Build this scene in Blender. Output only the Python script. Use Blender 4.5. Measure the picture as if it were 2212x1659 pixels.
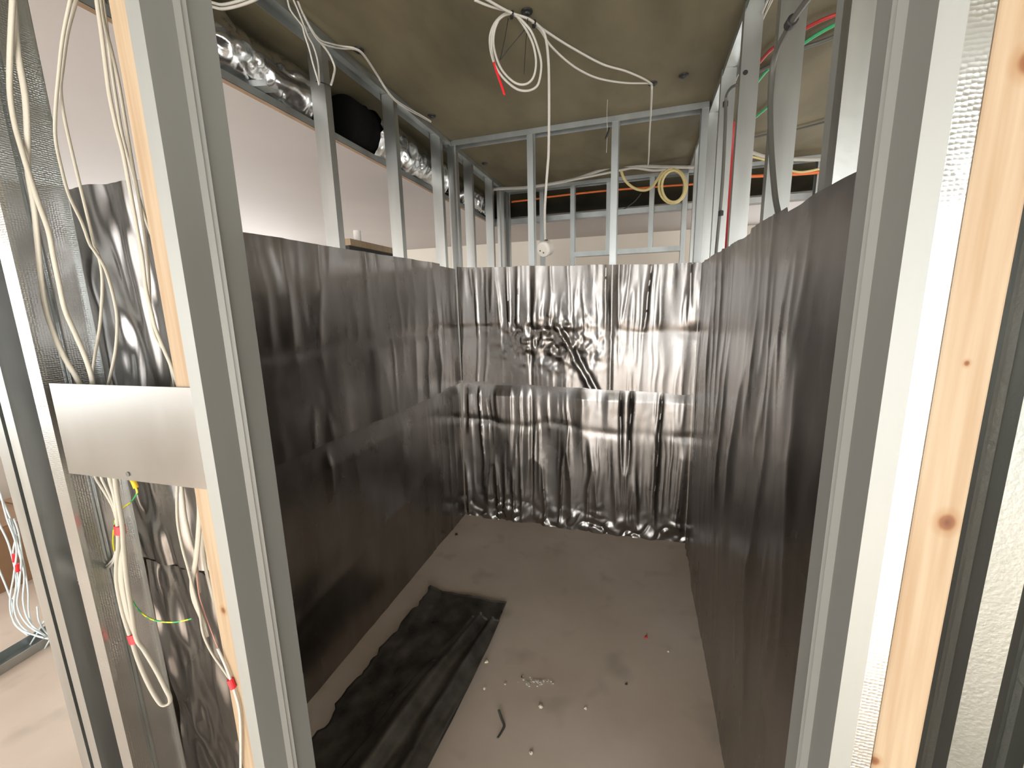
import bpy, bmesh, math, random
import numpy as np
from mathutils import Vector, Matrix

for o in list(bpy.data.objects):
    bpy.data.objects.remove(o)
S = bpy.context.scene
COL = S.collection
random.seed(7)

# ------------------------------------------------------------------ camera
EYE = np.array([0.0, 0.0, 1.5])
YAW, PITCH, ROLL, FPX = -0.3022, 0.1845, -0.0236, 891.0
_f = np.array([math.sin(YAW) * math.cos(PITCH), math.cos(YAW) * math.cos(PITCH), -math.sin(PITCH)])
_r0 = np.array([math.cos(YAW), -math.sin(YAW), 0.0])
_u0 = np.cross(_r0, _f)
_r = _r0 * math.cos(ROLL) + _u0 * math.sin(ROLL)
_u = -_r0 * math.sin(ROLL) + _u0 * math.cos(ROLL)
cam_d = bpy.data.cameras.new('camera')
cam = bpy.data.objects.new('camera', cam_d)
COL.objects.link(cam)
cam.matrix_world = Matrix(((_r[0], _u[0], -_f[0], EYE[0]), (_r[1], _u[1], -_f[1], EYE[1]),
                           (_r[2], _u[2], -_f[2], EYE[2]), (0, 0, 0, 1)))
cam_d.sensor_width = 36
cam_d.lens = FPX / 2212 * 36
cam_d.clip_start = 0.02
S.camera = cam

# ------------------------------------------------------------------ world and light
w = bpy.data.worlds.new('overcast_sky')
S.world = w
w.use_nodes = True
w.node_tree.nodes['Background'].inputs[0].default_value = (1.0, 1.0, 0.985, 1)
w.node_tree.nodes['Background'].inputs[1].default_value = 3.6
S.view_settings.view_transform = 'Standard'
S.view_settings.look = 'None'
S.view_settings.exposure = 0.85
S.view_settings.gamma = 1
S.view_settings.use_curve_mapping = False


def window_portal(name, loc, rot, sx, sy):
    l = bpy.data.lights.new(name, 'AREA')
    l.shape = 'RECTANGLE'
    l.size, l.size_y = sx, sy
    l.cycles.is_portal = True
    o = bpy.data.objects.new(name, l)
    COL.objects.link(o)
    o.location = loc
    o.rotation_euler = rot


WX0, WX1, WZ0, WZ1, WY = -3.2, 2.6, 0.1, 2.4, -2.8       # the window band behind the photographer
window_portal('daylight_portal', ((WX0 + WX1) / 2, WY - 0.02, (WZ0 + WZ1) / 2), (math.radians(90), 0, 0), WX1 - WX0, WZ1 - WZ0)
window_portal('daylight_portal_far', (1.55, 5.09, 1.45), (math.radians(-90), 0, 0), 1.5, 1.1)
SZ0, SZ1 = 0.75, 2.1                                      # unseen side-wall windows, added to brighten the jambs, foil and ceilings
ADDED_SIDE_WIN = {'left': [(-2.4, -0.8), (1.5, 4.4)], 'right': [(-2.4, -0.8), (1.4, 3.6)]}
for side, x, rz in (('left', -4.22, -90), ('right', 3.62, 90)):
    for (y0, y1) in ADDED_SIDE_WIN[side]:
        window_portal('daylight_portal_' + side, (x, (y0 + y1) / 2, (SZ0 + SZ1) / 2), (math.radians(90), 0, math.radians(rz)), y1 - y0, SZ1 - SZ0)  # portals for the added side windows
sun_d = bpy.data.lights.new('sun', 'SUN')
sun_d.energy = 11.5
sun_d.angle = math.radians(1.5)
sun_d.color = (1.0, 0.95, 0.88)
sun = bpy.data.objects.new('sun', sun_d)
COL.objects.link(sun)
sun.rotation_euler = (math.radians(40), 0, math.radians(-8))     # high sun falling on the floor behind the photographer

# ------------------------------------------------------------------ constants of the place
XL, XR, YB, H = -1.196, 0.321, 2.639, 2.555     # linings and slab
YF0, YF1 = 0.426, 0.525                          # front partition
YC = 3.84                                        # partition beyond the back one
ZC, XD, YD, YW = 2.27, -1.378, 4.0, 5.0          # dropped ceiling, its edges, far wall


# a sight line through the photograph met with a plane of known distance
def _ray(x, y):
    return (x - 1106) / FPX * _r - (y - 829.5) / FPX * _u + _f


def onX(x, y, X):
    d = _ray(x, y)
    return Vector(EYE + d * (X / d[0]))


def onY(x, y, Y):
    d = _ray(x, y)
    return Vector(EYE + d * (Y / d[1]))


def onZ(x, y, Z):
    d = _ray(x, y)
    return Vector(EYE + d * ((Z - 1.5) / d[2]))


# ------------------------------------------------------------------ materials
M = {}


def mat(name, col, rough=0.5, metal=0.0, var=0.0, vscale=8.0, stretch=(1, 1, 1), bump=0.0, bscale=60.0, bstretch=None,
        col2=None, rvar=0.0, spec=0.5, detail=4):
    m = bpy.data.materials.new(name)
    m.use_nodes = True
    n, l = m.node_tree.nodes, m.node_tree.links
    b = n['Principled BSDF']
    b.inputs['Base Color'].default_value = (*col, 1)
    b.inputs['Roughness'].default_value = rough
    b.inputs['Metallic'].default_value = metal
    b.inputs['Specular IOR Level'].default_value = spec
    tc = n.new('ShaderNodeTexCoord')
    mp = n.new('ShaderNodeMapping')
    mp.inputs['Scale'].default_value = stretch
    l.new(tc.outputs['Object'], mp.inputs['Vector'])
    if var or col2:
        no = n.new('ShaderNodeTexNoise')
        no.inputs['Scale'].default_value = vscale
        no.inputs['Detail'].default_value = detail
        l.new(mp.outputs[0], no.inputs['Vector'])
        r = n.new('ShaderNodeValToRGB')
        r.color_ramp.elements[0].position = 0.3
        r.color_ramp.elements[1].position = 0.7
        c2 = col2 or tuple(min(1, c * (1 + var)) for c in col)
        c1 = col if col2 else tuple(c * (1 - var) for c in col)
        r.color_ramp.elements[0].color = (*c1, 1)
        r.color_ramp.elements[1].color = (*c2, 1)
        l.new(no.outputs['Fac'], r.inputs[0])
        l.new(r.outputs[0], b.inputs['Base Color'])
        if rvar:
            mr = n.new('ShaderNodeMapRange')
            mr.inputs['To Min'].default_value = rough - rvar
            mr.inputs['To Max'].default_value = rough + rvar
            l.new(no.outputs['Fac'], mr.inputs['Value'])
            l.new(mr.outputs[0], b.inputs['Roughness'])
    if bump:
        no2 = n.new('ShaderNodeTexNoise')
        no2.inputs['Scale'].default_value = bscale
        no2.inputs['Detail'].default_value = 3
        mp2 = n.new('ShaderNodeMapping')
        mp2.inputs['Scale'].default_value = bstretch or (1, 1, 1)
        l.new(tc.outputs['Object'], mp2.inputs['Vector'])
        l.new(mp2.outputs[0], no2.inputs['Vector'])
        bp = n.new('ShaderNodeBump')
        bp.inputs['Strength'].default_value = bump
        bp.inputs['Distance'].default_value = 0.004
        l.new(no2.outputs['Fac'], bp.inputs['Height'])
        l.new(bp.outputs[0], b.inputs['Normal'])
    M[name] = m
    return m


mat('foil', (0.25, 0.235, 0.22), 0.28, 1.0, col2=(0.36, 0.345, 0.335), vscale=5, stretch=(1, 1, 0.4), bump=0.14, bscale=30,
    bstretch=(1, 1, 0.3), rvar=0.06)
mat('foil_floor', (0.10, 0.095, 0.085), 0.30, 0.8, col2=(0.30, 0.285, 0.265), vscale=9, bump=0.5, bscale=18, rvar=0.1)
mat('steel', (0.46, 0.475, 0.465), 0.36, 1.0, var=0.1, vscale=14, stretch=(1, 1, 0.15), bump=0.05, bscale=40, rvar=0.07)
mat('steel_matt', (0.30, 0.31, 0.295), 0.5, 0.4, var=0.05, vscale=10, stretch=(1, 1, 0.2))
mat('steel_dull', (0.34, 0.36, 0.34), 0.42, 1.0, var=0.12, vscale=14, stretch=(1, 1, 0.2), bump=.15, bscale=160)
mat('steel_zinc', (0.46, 0.485, 0.48), 0.42, 1.0, var=0.12, vscale=9, stretch=(1, 1, 0.3))
mat('aluminium', (0.36, 0.355, 0.34), 0.3, 1.0, var=0.06, vscale=9, stretch=(1, 1, 0.4), rvar=0.08)
mat('duct_foil', (0.72, 0.72, 0.72), 0.22, 1.0, bump=0.6, bscale=22)
mat('concrete_slab', (0.085, 0.074, 0.042), 0.8, 0.0, col2=(0.20, 0.175, 0.108), vscale=3.2, stretch=(1, .45, 1), bump=0.3, bscale=14, detail=8)
mat('plaster_grey', (0.41, 0.378, 0.362), 0.7, 0.0, var=0.03, vscale=2)
mat('plaster_cream', (0.66, 0.61, 0.535), 0.7, 0.0, var=0.03, vscale=2)
mat('board_edge', (0.48, 0.33, 0.22), 0.8, 0.0, var=0.1)
mat('cable_white', (0.52, 0.505, 0.46), 0.45)
mat('cable_cream', (0.40, 0.375, 0.31), 0.45)
mat('cable_blue', (0.70, 0.80, 0.82), 0.4)
mat('cable_yellow', (0.66, 0.55, 0.26), 0.5)
mat('cable_orange', (0.85, 0.20, 0.05), 0.45)
mat('cable_red', (0.40, 0.03, 0.03), 0.45)
mat('cable_green', (0.05, 0.42, 0.17), 0.45)
mat('cable_grey', (0.10, 0.10, 0.09), 0.45)
mat('black', (0.012, 0.012, 0.012), 0.5)
mat('black_matt', (0.006, 0.006, 0.006), 0.95, spec=0.1)
mat('red_tape', (0.75, 0.02, 0.03), 0.4)
mat('yellow_plastic', (0.85, 0.55, 0.02), 0.4)
mat('cardboard', (0.26, 0.15, 0.08), 0.8, var=0.1)
mat('grey_timber', (0.33, 0.28, 0.25), 0.8, var=0.15, vscale=30)
mat('crumb', (0.75, 0.68, 0.55), 0.8, var=0.2, vscale=60)
mat('crumb_dark', (0.05, 0.03, 0.025), 0.8)
mat('white_plastic', (0.76, 0.73, 0.68), 0.45)
mat('pink_wire', (0.75, 0.35, 0.28), 0.45)


def earth_wire_mat():
    m = mat('earth_wire', (0.6, 0.6, 0.05), 0.4)
    n, l = m.node_tree.nodes, m.node_tree.links
    tc = n.new('ShaderNodeTexCoord')
    wv = n.new('ShaderNodeTexNoise')
    wv.inputs['Scale'].default_value = 22
    l.new(tc.outputs['Object'], wv.inputs['Vector'])
    r = n.new('ShaderNodeValToRGB')
    r.color_ramp.elements[0].position = 0.47
    r.color_ramp.elements[1].position = 0.5
    r.color_ramp.elements[0].color = (0.05, 0.40, 0.12, 1)
    r.color_ramp.elements[1].color = (0.75, 0.70, 0.03, 1)
    l.new(wv.outputs['Fac'], r.inputs[0])
    l.new(r.outputs[0], n['Principled BSDF'].inputs['Base Color'])


earth_wire_mat()


def knurl_mat():
    m = mat('steel_knurled', (0.55, 0.57, 0.57), 0.28, 1.0)
    n, l = m.node_tree.nodes, m.node_tree.links
    tc = n.new('ShaderNodeTexCoord')
    mp = n.new('ShaderNodeMapping')
    mp.inputs['Scale'].default_value = (1, 1, 1)
    l.new(tc.outputs['Object'], mp.inputs['Vector'])
    v = n.new('ShaderNodeTexVoronoi')
    v.inputs['Scale'].default_value = 270
    v.inputs['Randomness'].default_value = 0.35
    l.new(mp.outputs[0], v.inputs['Vector'])
    big = n.new('ShaderNodeTexNoise')
    big.inputs['Scale'].default_value = 14
    l.new(tc.outputs['Object'], big.inputs['Vector'])
    bp = n.new('ShaderNodeBump')
    bp.inputs['Distance'].default_value = 0.002
    mr = n.new('ShaderNodeMapRange')
    mr.inputs['From Min'].default_value = 0.35
    mr.inputs['From Max'].default_value = 0.65
    mr.inputs['To Min'].default_value = 0.03
    mr.inputs['To Max'].default_value = 0.3
    l.new(big.outputs['Fac'], mr.inputs['Value'])
    l.new(mr.outputs[0], bp.inputs['Strength'])
    l.new(v.outputs['Distance'], bp.inputs['Height'])
    l.new(bp.outputs[0], n['Principled BSDF'].inputs['Normal'])


knurl_mat()


def timber_mat(name, knots):
    m = mat(name, (0.80, 0.60, 0.38), 0.6)
    n, l = m.node_tree.nodes, m.node_tree.links
    tc = n.new('ShaderNodeTexCoord')
    # distance fields of the knots, added into the grain so that it flows round them
    kn = None
    for (kx, kz, kr) in knots:
        sub = n.new('ShaderNodeVectorMath'); sub.operation = 'SUBTRACT'
        sub.inputs[1].default_value = (kx, 0, kz)
        l.new(tc.outputs['Object'], sub.inputs[0])
        mul = n.new('ShaderNodeVectorMath'); mul.operation = 'MULTIPLY'
        mul.inputs[1].default_value = (1 / kr, 0, 0.8 / kr)
        l.new(sub.outputs[0], mul.inputs[0])
        ln = n.new('ShaderNodeVectorMath'); ln.operation = 'LENGTH'
        l.new(mul.outputs[0], ln.inputs[0])
        if kn is None:
            kn = ln.outputs['Value']
        else:
            mn = n.new('ShaderNodeMath'); mn.operation = 'MINIMUM'
            l.new(kn, mn.inputs[0]); l.new(ln.outputs['Value'], mn.inputs[1])
            kn = mn.outputs[0]
    mp = n.new('ShaderNodeMapping')
    mp.inputs['Scale'].default_value = (1, 1, 0.035)
    l.new(tc.outputs['Object'], mp.inputs['Vector'])
    no = n.new('ShaderNodeTexNoise')
    no.inputs['Scale'].default_value = 120
    no.inputs['Detail'].default_value = 3
    l.new(mp.outputs[0], no.inputs['Vector'])
    r = n.new('ShaderNodeValToRGB')
    r.color_ramp.elements[0].position = 0.32
    r.color_ramp.elements[1].position = 0.66
    r.color_ramp.elements[0].color = (0.30, 0.205, 0.12, 1)
    r.color_ramp.elements[1].color = (0.365, 0.28, 0.185, 1)
    l.new(no.outputs['Fac'], r.inputs[0])
    k = n.new('ShaderNodeValToRGB')
    k.color_ramp.elements[0].position = 0.0
    k.color_ramp.elements[0].color = (0.30, 0.12, 0.05, 1)
    k.color_ramp.elements[1].position = 0.36
    k.color_ramp.elements[1].color = (1, 1, 1, 1)
    e = k.color_ramp.elements.new(0.13); e.color = (0.55, 0.30, 0.16, 1)
    e = k.color_ramp.elements.new(0.20); e.color = (0.86, 0.75, 0.62, 1)
    sc = n.new('ShaderNodeMath'); sc.operation = 'MULTIPLY'; sc.inputs[1].default_value = 0.15
    l.new(kn, sc.inputs[0])
    l.new(sc.outputs[0], k.inputs[0])
    mx = n.new('ShaderNodeMix'); mx.data_type = 'RGBA'; mx.blend_type = 'MULTIPLY'
    mx.inputs['Factor'].default_value = 1
    l.new(r.outputs[0], mx.inputs['A']); l.new(k.outputs[0], mx.inputs['B'])
    l.new(mx.outputs['Result'], n['Principled BSDF'].inputs['Base Color'])


timber_mat('timber_right', [(0.263, 1.305, 0.0055), (0.257, 1.446, 0.0016), (0.241, 1.04, 0.0035), (0.262, 1.665, 0.006)])
timber_mat('timber_left', [(-0.641, 1.02, 0.004), (-0.645, 2.2, 0.004)])


def floor_mat():
    m = mat('screed', (0.57, 0.465, 0.375), 0.66, 0, col2=(0.73, 0.63, 0.54), vscale=1.6, detail=7, bump=0.06, bscale=30, rvar=0.1)
    n, l = m.node_tree.nodes, m.node_tree.links
    tc = n.new('ShaderNodeTexCoord')
    no = n.new('ShaderNodeTexNoise')
    no.inputs['Scale'].default_value = 5.5
    no.inputs['Detail'].default_value = 2
    l.new(tc.outputs['Object'], no.inputs['Vector'])
    r = n.new('ShaderNodeValToRGB')
    r.color_ramp.elements[0].position = 0.22
    r.color_ramp.elements[1].position = 0.42
    r.color_ramp.elements[0].color = (0.72, 0.74, 0.72, 1)
    r.color_ramp.elements[1].color = (1, 1, 1, 1)
    l.new(no.outputs['Fac'], r.inputs[0])
    b = n['Principled BSDF']
    src = b.inputs['Base Color'].links[0].from_socket
    mx = n.new('ShaderNodeMix'); mx.data_type = 'RGBA'; mx.blend_type = 'MULTIPLY'
    mx.inputs['Factor'].default_value = 1
    l.new(src, mx.inputs['A']); l.new(r.outputs[0], mx.inputs['B'])
    l.new(mx.outputs['Result'], b.inputs['Base Color'])


floor_mat()


# ------------------------------------------------------------------ mesh helpers
def obj(name, verts, faces, material, parent=None, smooth=False):
    me = bpy.data.meshes.new(name)
    me.from_pydata([tuple(v) for v in verts], [], faces)
    me.materials.append(M[material])
    if smooth:
        me.polygons.foreach_set('use_smooth', [True] * len(me.polygons))
    me.update()
    o = bpy.data.objects.new(name, me)
    COL.objects.link(o)
    if parent:
        o.parent = parent
    return o


def tag(o, label=None, cat=None, group=None, kind=None):
    if label:
        o['label'] = label
    if cat:
        o['category'] = cat
    if group:
        o['group'] = group
    if kind:
        o['kind'] = kind
    return o


def empty(name, loc=(0, 0, 0)):
    o = bpy.data.objects.new(name, None)
    COL.objects.link(o)
    o.location = loc
    o.empty_display_size = 0.05
    return o


class MB:
    def __init__(self):
        self.v, self.f = [], []

    def add(self, v, f):
        b = len(self.v)
        self.v += [tuple(p) for p in v]
        self.f += [tuple(i + b for i in q) for q in f]
        return self

    def box(self, x0, x1, y0, y1, z0, z1):
        v = [(x, y, z) for z in (z0, z1) for y in (y0, y1) for x in (x0, x1)]
        return self.add(v, [(0, 2, 3, 1), (4, 5, 7, 6), (0, 1, 5, 4), (2, 6, 7, 3), (0, 4, 6, 2), (1, 3, 7, 5)])

    def build(self, name, material, parent=None, smooth=False):
        return obj(name, self.v, self.f, material, parent, smooth)


def bevel(o, wd=0.002, seg=2):
    m = o.modifiers.new('bevel', 'BEVEL')
    m.width, m.segments = wd, seg
    m.limit_method = 'ANGLE'
    return o


def structure(name, mb, material):
    return tag(mb.build(name, material), kind='structure')


def sheet_profile(pts, t=0.0014):
    """closed outline of a folded sheet following an open 2-D polyline"""
    n = len(pts)
    L, Rr = [], []
    for i in range(n):
        a = Vector(pts[max(i - 1, 0)]); b = Vector(pts[i]); c = Vector(pts[min(i + 1, n - 1)])
        d1 = (b - a).normalized() if i else (c - b).normalized()
        d2 = (c - b).normalized() if i < n - 1 else d1
        nn = Vector((-(d1 + d2).y, (d1 + d2).x))
        nn = nn.normalized() if nn.length > 1e-6 else Vector((-d1.y, d1.x))
        k = max(0.4, nn.dot(Vector((-d1.y, d1.x))))
        L.append(b + nn * (t / 2 / k)); Rr.append(b - nn * (t / 2 / k))
    return L, Rr


def folded(name, pts, origin, ea, eb, el, length, material, parent=None, t=0.0014):
    """folded sheet-metal section: 2-D polyline (a,b) in axes ea, eb, run along el"""
    L, Rr = sheet_profile(pts, t)
    origin, ea, eb, el = Vector(origin), Vector(ea), Vector(eb), Vector(el)
    n = len(pts)
    V, F = [], []
    for k in (0, length):
        for side in (L, Rr):
            V += [origin + ea * p.x + eb * p.y + el * k for p in side]
    for i in range(n - 1):
        F.append((i, i + 1, 2 * n + i + 1, 2 * n + i))
        F.append((n + i, 3 * n + i, 3 * n + i + 1, n + i + 1))
        F.append((i, n + i, n + i + 1, i + 1))
        F.append((2 * n + i, 2 * n + i + 1, 3 * n + i + 1, 3 * n + i))
    F.append((0, 2 * n, 3 * n, n))
    F.append((n - 1, 2 * n - 1, 4 * n - 1, 3 * n - 1))
    o = obj(name, V, F, material, parent)
    bm = bmesh.new(); bm.from_mesh(o.data)
    bmesh.ops.recalc_face_normals(bm, faces=bm.faces)
    bm.to_mesh(o.data); bm.free()
    return o


def web(Wd, ridge):
    if not ridge:
        return [(0, 0), (0, Wd)]
    c, q = Wd / 2, ridge
    return [(0, 0), (0, c - q), (-.0042, c - q * .12), (-.0012, c), (-.0050, c + q * .85), (0, c + q), (0, Wd)]


def cstud(name, label, origin, ea, eb, Wd, Fl, lip=0.007, ridge=0.007, material='steel', z0=0.0, z1=H, group=None, cat='metal stud'):
    """vertical C or U section; ea = direction of the flanges, eb = direction across the web"""
    p = web(Wd, ridge)
    pts = [(Fl, 0)] + p + [(Fl, Wd)]
    if lip:
        pts = [(Fl, lip)] + pts + [(Fl, Wd - lip)]
    o = folded(name, pts, (origin[0], origin[1], z0), ea, eb, (0, 0, 1), z1 - z0, material)
    return tag(o, label, cat, group)


def track(name, label, origin, eb, el, Wd, length, drop=0.03, up=-1, material='steel_zinc', group=None):
    pts = [(drop, 0), (0, 0), (0, Wd), (drop, Wd)]
    o = folded(name, pts, origin, (0, 0, up), eb, el, length, material)
    return tag(o, label, 'metal track', group)


def spline(pts, per=7):
    P = [Vector(p) for p in pts]
    if len(P) < 3:
        return P
    out = []
    for i in range(len(P) - 1):
        p0, p1, p2, p3 = P[max(i - 1, 0)], P[i], P[i + 1], P[min(i + 2, len(P) - 1)]
        for k in range(per):
            t = k / per
            out.append(0.5 * ((2 * p1) + (p2 - p0) * t + (2 * p0 - 5 * p1 + 4 * p2 - p3) * t * t + (3 * p1 - p0 - 3 * p2 + p3) * t ** 3))
    out.append(P[-1])
    return out


def tube(mb, pts, r, r2=None, wide=None, seg=8, smooth=True):
    """tube along pts; r2 and wide give a flat cable: wide = world direction of its broad side"""
    P = spline(pts) if smooth else [Vector(p) for p in pts]
    r2 = r2 or r
    V, F = [], []
    N = None
    for i, p in enumerate(P):
        T = (P[min(i + 1, len(P) - 1)] - P[max(i - 1, 0)]).normalized()
        if wide is not None:
            N = Vector(wide) - T * T.dot(Vector(wide))
            N = N.normalized() if N.length > 1e-4 else T.orthogonal().normalized()
        elif N is None:
            N = T.orthogonal().normalized()
        else:
            N = (N - T * T.dot(N)).normalized()
        B = T.cross(N)
        V += [p + N * (math.cos(a) * r) + B * (math.sin(a) * r2) for a in [2 * math.pi * k / seg for k in range(seg)]]
    for i in range(len(P) - 1):
        for k in range(seg):
            a, b = i * seg + k, i * seg + (k + 1) % seg
            F.append((a, b, b + seg, a + seg))
    F.append(tuple(reversed(range(seg))))
    F.append(tuple(range((len(P) - 1) * seg, len(P) * seg)))
    mb.add(V, F)
    return mb


def cable(name, label, pts, r, material='cable_white', group=None, cat='cable', parent=None, r2=None, wide=None):
    o = tube(MB(), pts, r, r2, wide).build(name, material, parent, smooth=True)
    if parent is None:
        tag(o, label, cat, group)
    return o


def lathe(mb, c, axis, prof, seg=24):
    """prof: list of (distance along axis, radius)"""
    c, A = Vector(c), Vector(axis).normalized()
    N = A.orthogonal().normalized(); B = A.cross(N)
    V, F = [], []
    for (h, r) in prof:
        V += [c + A * h + (N * math.cos(2 * math.pi * k / seg) + B * math.sin(2 * math.pi * k / seg)) * r for k in range(seg)]
    for i in range(len(prof) - 1):
        for k in range(seg):
            a, b = i * seg + k, i * seg + (k + 1) % seg
            F.append((a, b, b + seg, a + seg))
    F.append(tuple(reversed(range(seg))))
    F.append(tuple(range((len(prof) - 1) * seg, len(prof) * seg)))
    return mb.add(V, F)


# value noise on arrays
_tables = {}


def vnoise(x, y, seed):
    if seed not in _tables:
        _tables[seed] = np.random.RandomState(seed).rand(256, 256)
    T = _tables[seed]
    xi, yi = np.floor(x).astype(int), np.floor(y).astype(int)
    fx, fy = x - xi, y - yi
    fx, fy = fx * fx * (3 - 2 * fx), fy * fy * (3 - 2 * fy)
    g = lambda a, b: T[a % 256, b % 256]
    return (g(xi, yi) * (1 - fx) + g(xi + 1, yi) * fx) * (1 - fy) + (g(xi, yi + 1) * (1 - fx) + g(xi + 1, yi + 1) * fx) * fy


def flutes(u, z, seed, amp, f1=9, f2=22, f3=55, wav=0.25, dens=0.0):
    """hanging-sheet wrinkles: sparse vertical folds that wander, sharpen and fade"""
    uu = u + wav * 0.10 * (vnoise(u * 3, z * 2.2, seed + 1) - .5) + wav * .05 * (vnoise(u * 9, z * 7, seed + 2) - .5)
    a = vnoise(uu * f1 * .7 + 7, z * 0.8, seed + 3)
    b = vnoise(uu * f2 * .8 + 3, z * 1.1, seed + 4)
    c = vnoise(uu * f3 * .7, z * 2.2, seed + 5)
    m1 = np.clip(1.9 * vnoise(u * 2.6, z * 2.6, seed + 6) - .45 + dens, 0.05, 1.2)
    m2 = np.clip(2.4 * vnoise(u * 4, z * 4, seed + 7) - .9 + dens, 0.0, 1.2)
    rb = (1 - np.abs(2 * b - 1)) ** 2.2
    rc = (1 - np.abs(2 * c - 1)) ** 2
    k = vnoise(u * 14, z * 10, seed + 8) * .5 + vnoise(u * 33, z * 27, seed + 9) * .22
    return amp * (0.55 * a + .38 * m1 * rb + .13 * m2 * rc + .07 * k)


def sheet(name, label, place, u0, u1, zlo, zhi, disp, res=0.008, group=None, material='foil', cat='foil sheet', thick=0.0016):
    """thin wrinkled sheet; place(u, z, d) -> world; zlo(u), zhi(u) its edges"""
    nu = max(4, int((u1 - u0) / res)); nz = max(4, int(abs(zhi((u0 + u1) / 2) - zlo((u0 + u1) / 2)) / res))
    U, T = np.meshgrid(np.linspace(u0, u1, nu), np.linspace(0, 1, nz))
    lo = np.vectorize(zlo)(U); hi = np.vectorize(zhi)(U)
    Z = lo + (hi - lo) * T
    D = disp(U, Z)
    F_ = np.array(place(U.ravel(), Z.ravel(), D.ravel() + thick)).T
    K_ = np.array(place(U.ravel(), Z.ravel(), D.ravel())).T
    V = np.vstack([F_, K_])
    n = nu * nz
    F = []
    for j in range(nz - 1):
        for i in range(nu - 1):
            a = j * nu + i
            F.append((a, a + 1, a + nu + 1, a + nu))
            F.append((n + a, n + a + nu, n + a + nu + 1, n + a + 1))
    for i in range(nu - 1):
        F.append((i, n + i, n + i + 1, i + 1))
        a = (nz - 1) * nu + i
        F.append((a, a + 1, n + a + 1, n + a))
    for j in range(nz - 1):
        a = j * nu
        F.append((a, a + nu, n + a + nu, n + a))
        a = j * nu + nu - 1
        F.append((a, n + a, n + a + nu, a + nu))
    o = obj(name, V.tolist(), F, material, smooth=True)
    bm = bmesh.new(); bm.from_mesh(o.data)
    bmesh.ops.recalc_face_normals(bm, faces=bm.faces)
    for e in bm.edges:
        if e.is_manifold and e.calc_face_angle(0) > 1.0:
            e.smooth = False
    bm.to_mesh(o.data); bm.free()
    return tag(o, label, cat, group)


def rag(seed, amp=0.006, f=14):
    return lambda u: amp * (float(vnoise(np.array([u * f]), np.array([0.5]), seed)[0]) - .5)


# ------------------------------------------------------------------ the setting
FX0, FX1, FY0, FY1 = -4.2, 3.6, WY, YW + 0.1
structure('floor', MB().box(FX0, FX1, FY0 - .1, FY1 + .1, -0.15, 0.0), 'screed')
structure('ceiling', MB().box(FX0, FX1, FY0 - .1, FY1 + .1, H + 0.002, H + 0.2), 'concrete_slab')
mb = MB()
mb.box(FX0, 0.8, YW, YW + .1, 0, H)
mb.box(2.3, FX1, YW, YW + .1, 0, H)
mb.box(0.8, 2.3, YW, YW + .1, 0, 0.9)
mb.box(0.8, 2.3, YW, YW + .1, 2.0, H)
structure('wall_back', mb, 'plaster_cream')
wn = 3
for side, x0 in (('left', FX0 - .1), ('right', FX1)):
    mb = MB().box(x0, x0 + .1, FY0 - .1, FY1, 0, SZ0).box(x0, x0 + .1, FY0 - .1, FY1, SZ1, H)
    y = FY0 - .1
    for (y0, y1) in ADDED_SIDE_WIN[side] + [(FY1, FY1)]:
        mb.box(x0, x0 + .1, y, y0, SZ0, SZ1)
        y = y1
    structure('wall_' + side, mb, 'plaster_cream')
    for (y0, y1) in ADDED_SIDE_WIN[side]:
        mb = MB().box(x0 + .02, x0 + .08, y0, y1, SZ0, SZ0 + .05).box(x0 + .02, x0 + .08, y0, y1, SZ1 - .05, SZ1)
        for y in (y0 + .03, (y0 + y1) / 2, y1 - .03):
            mb.box(x0 + .02, x0 + .08, y - .03, y + .03, SZ0 + .05, SZ1 - .05)
        structure('window_%d' % wn, mb, 'steel_matt')  # frame of an unseen window added for side light
        wn += 1
mb = MB()
mb.box(FX0, FX1, WY - .1, WY, 0, WZ0)
mb.box(FX0, FX1, WY - .1, WY, WZ1, H)
mb.box(FX0, WX0, WY - .1, WY, WZ0, WZ1)
mb.box(WX1, FX1, WY - .1, WY, WZ0, WZ1)
structure('wall_front', mb, 'plaster_cream')
mb = MB()
for i in range(5):
    x = WX0 + (WX1 - WX0) * i / 4
    mb.box(x - .03, x + .03, WY - .08, WY - .02, WZ0, WZ1)
mb.box(WX0, WX1, WY - .08, WY - .02, WZ0, WZ0 + .05)
mb.box(WX0, WX1, WY - .08, WY - .02, WZ1 - .05, WZ1)
structure('window_1', mb, 'steel_matt')
mb = MB()
for x in (0.8, 1.55, 2.26):
    mb.box(x, x + .04, YW + .02, YW + .08, 0.9, 2.0)
mb.box(0.84, 2.26, YW + .02, YW + .08, 0.9, .94)
mb.box(0.84, 2.26, YW + .02, YW + .08, 1.96, 2.0)
structure('window_2', mb, 'steel_matt')

# dropped plasterboard ceiling running round the left and the far side, steel edge profile and raw board edge
mb = MB()
mb.box(FX0, XD, WY, YW, ZC, ZC + .0125)
mb.box(XD, FX1, YD, YW, ZC, ZC + .0125)
structure('ceiling_dropped', mb, 'plaster_grey')
structure('trim_1', MB().box(XD, XD + .0015, WY, YD, ZC + .014, ZC + .042).box(XD - .03, XD, WY, YD, ZC + .0405, ZC + .042), 'steel_zinc')
structure('trim_2', MB().box(XD, FX1, YD - .0015, YD, ZC + .014, ZC + .06).box(XD, FX1, YD, YD + .03, ZC + .0585, ZC + .06), 'steel_zinc')
structure('trim_3', MB().box(XD, XD + .001, WY, YD - .001, ZC, ZC + .0125), 'board_edge')

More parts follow.
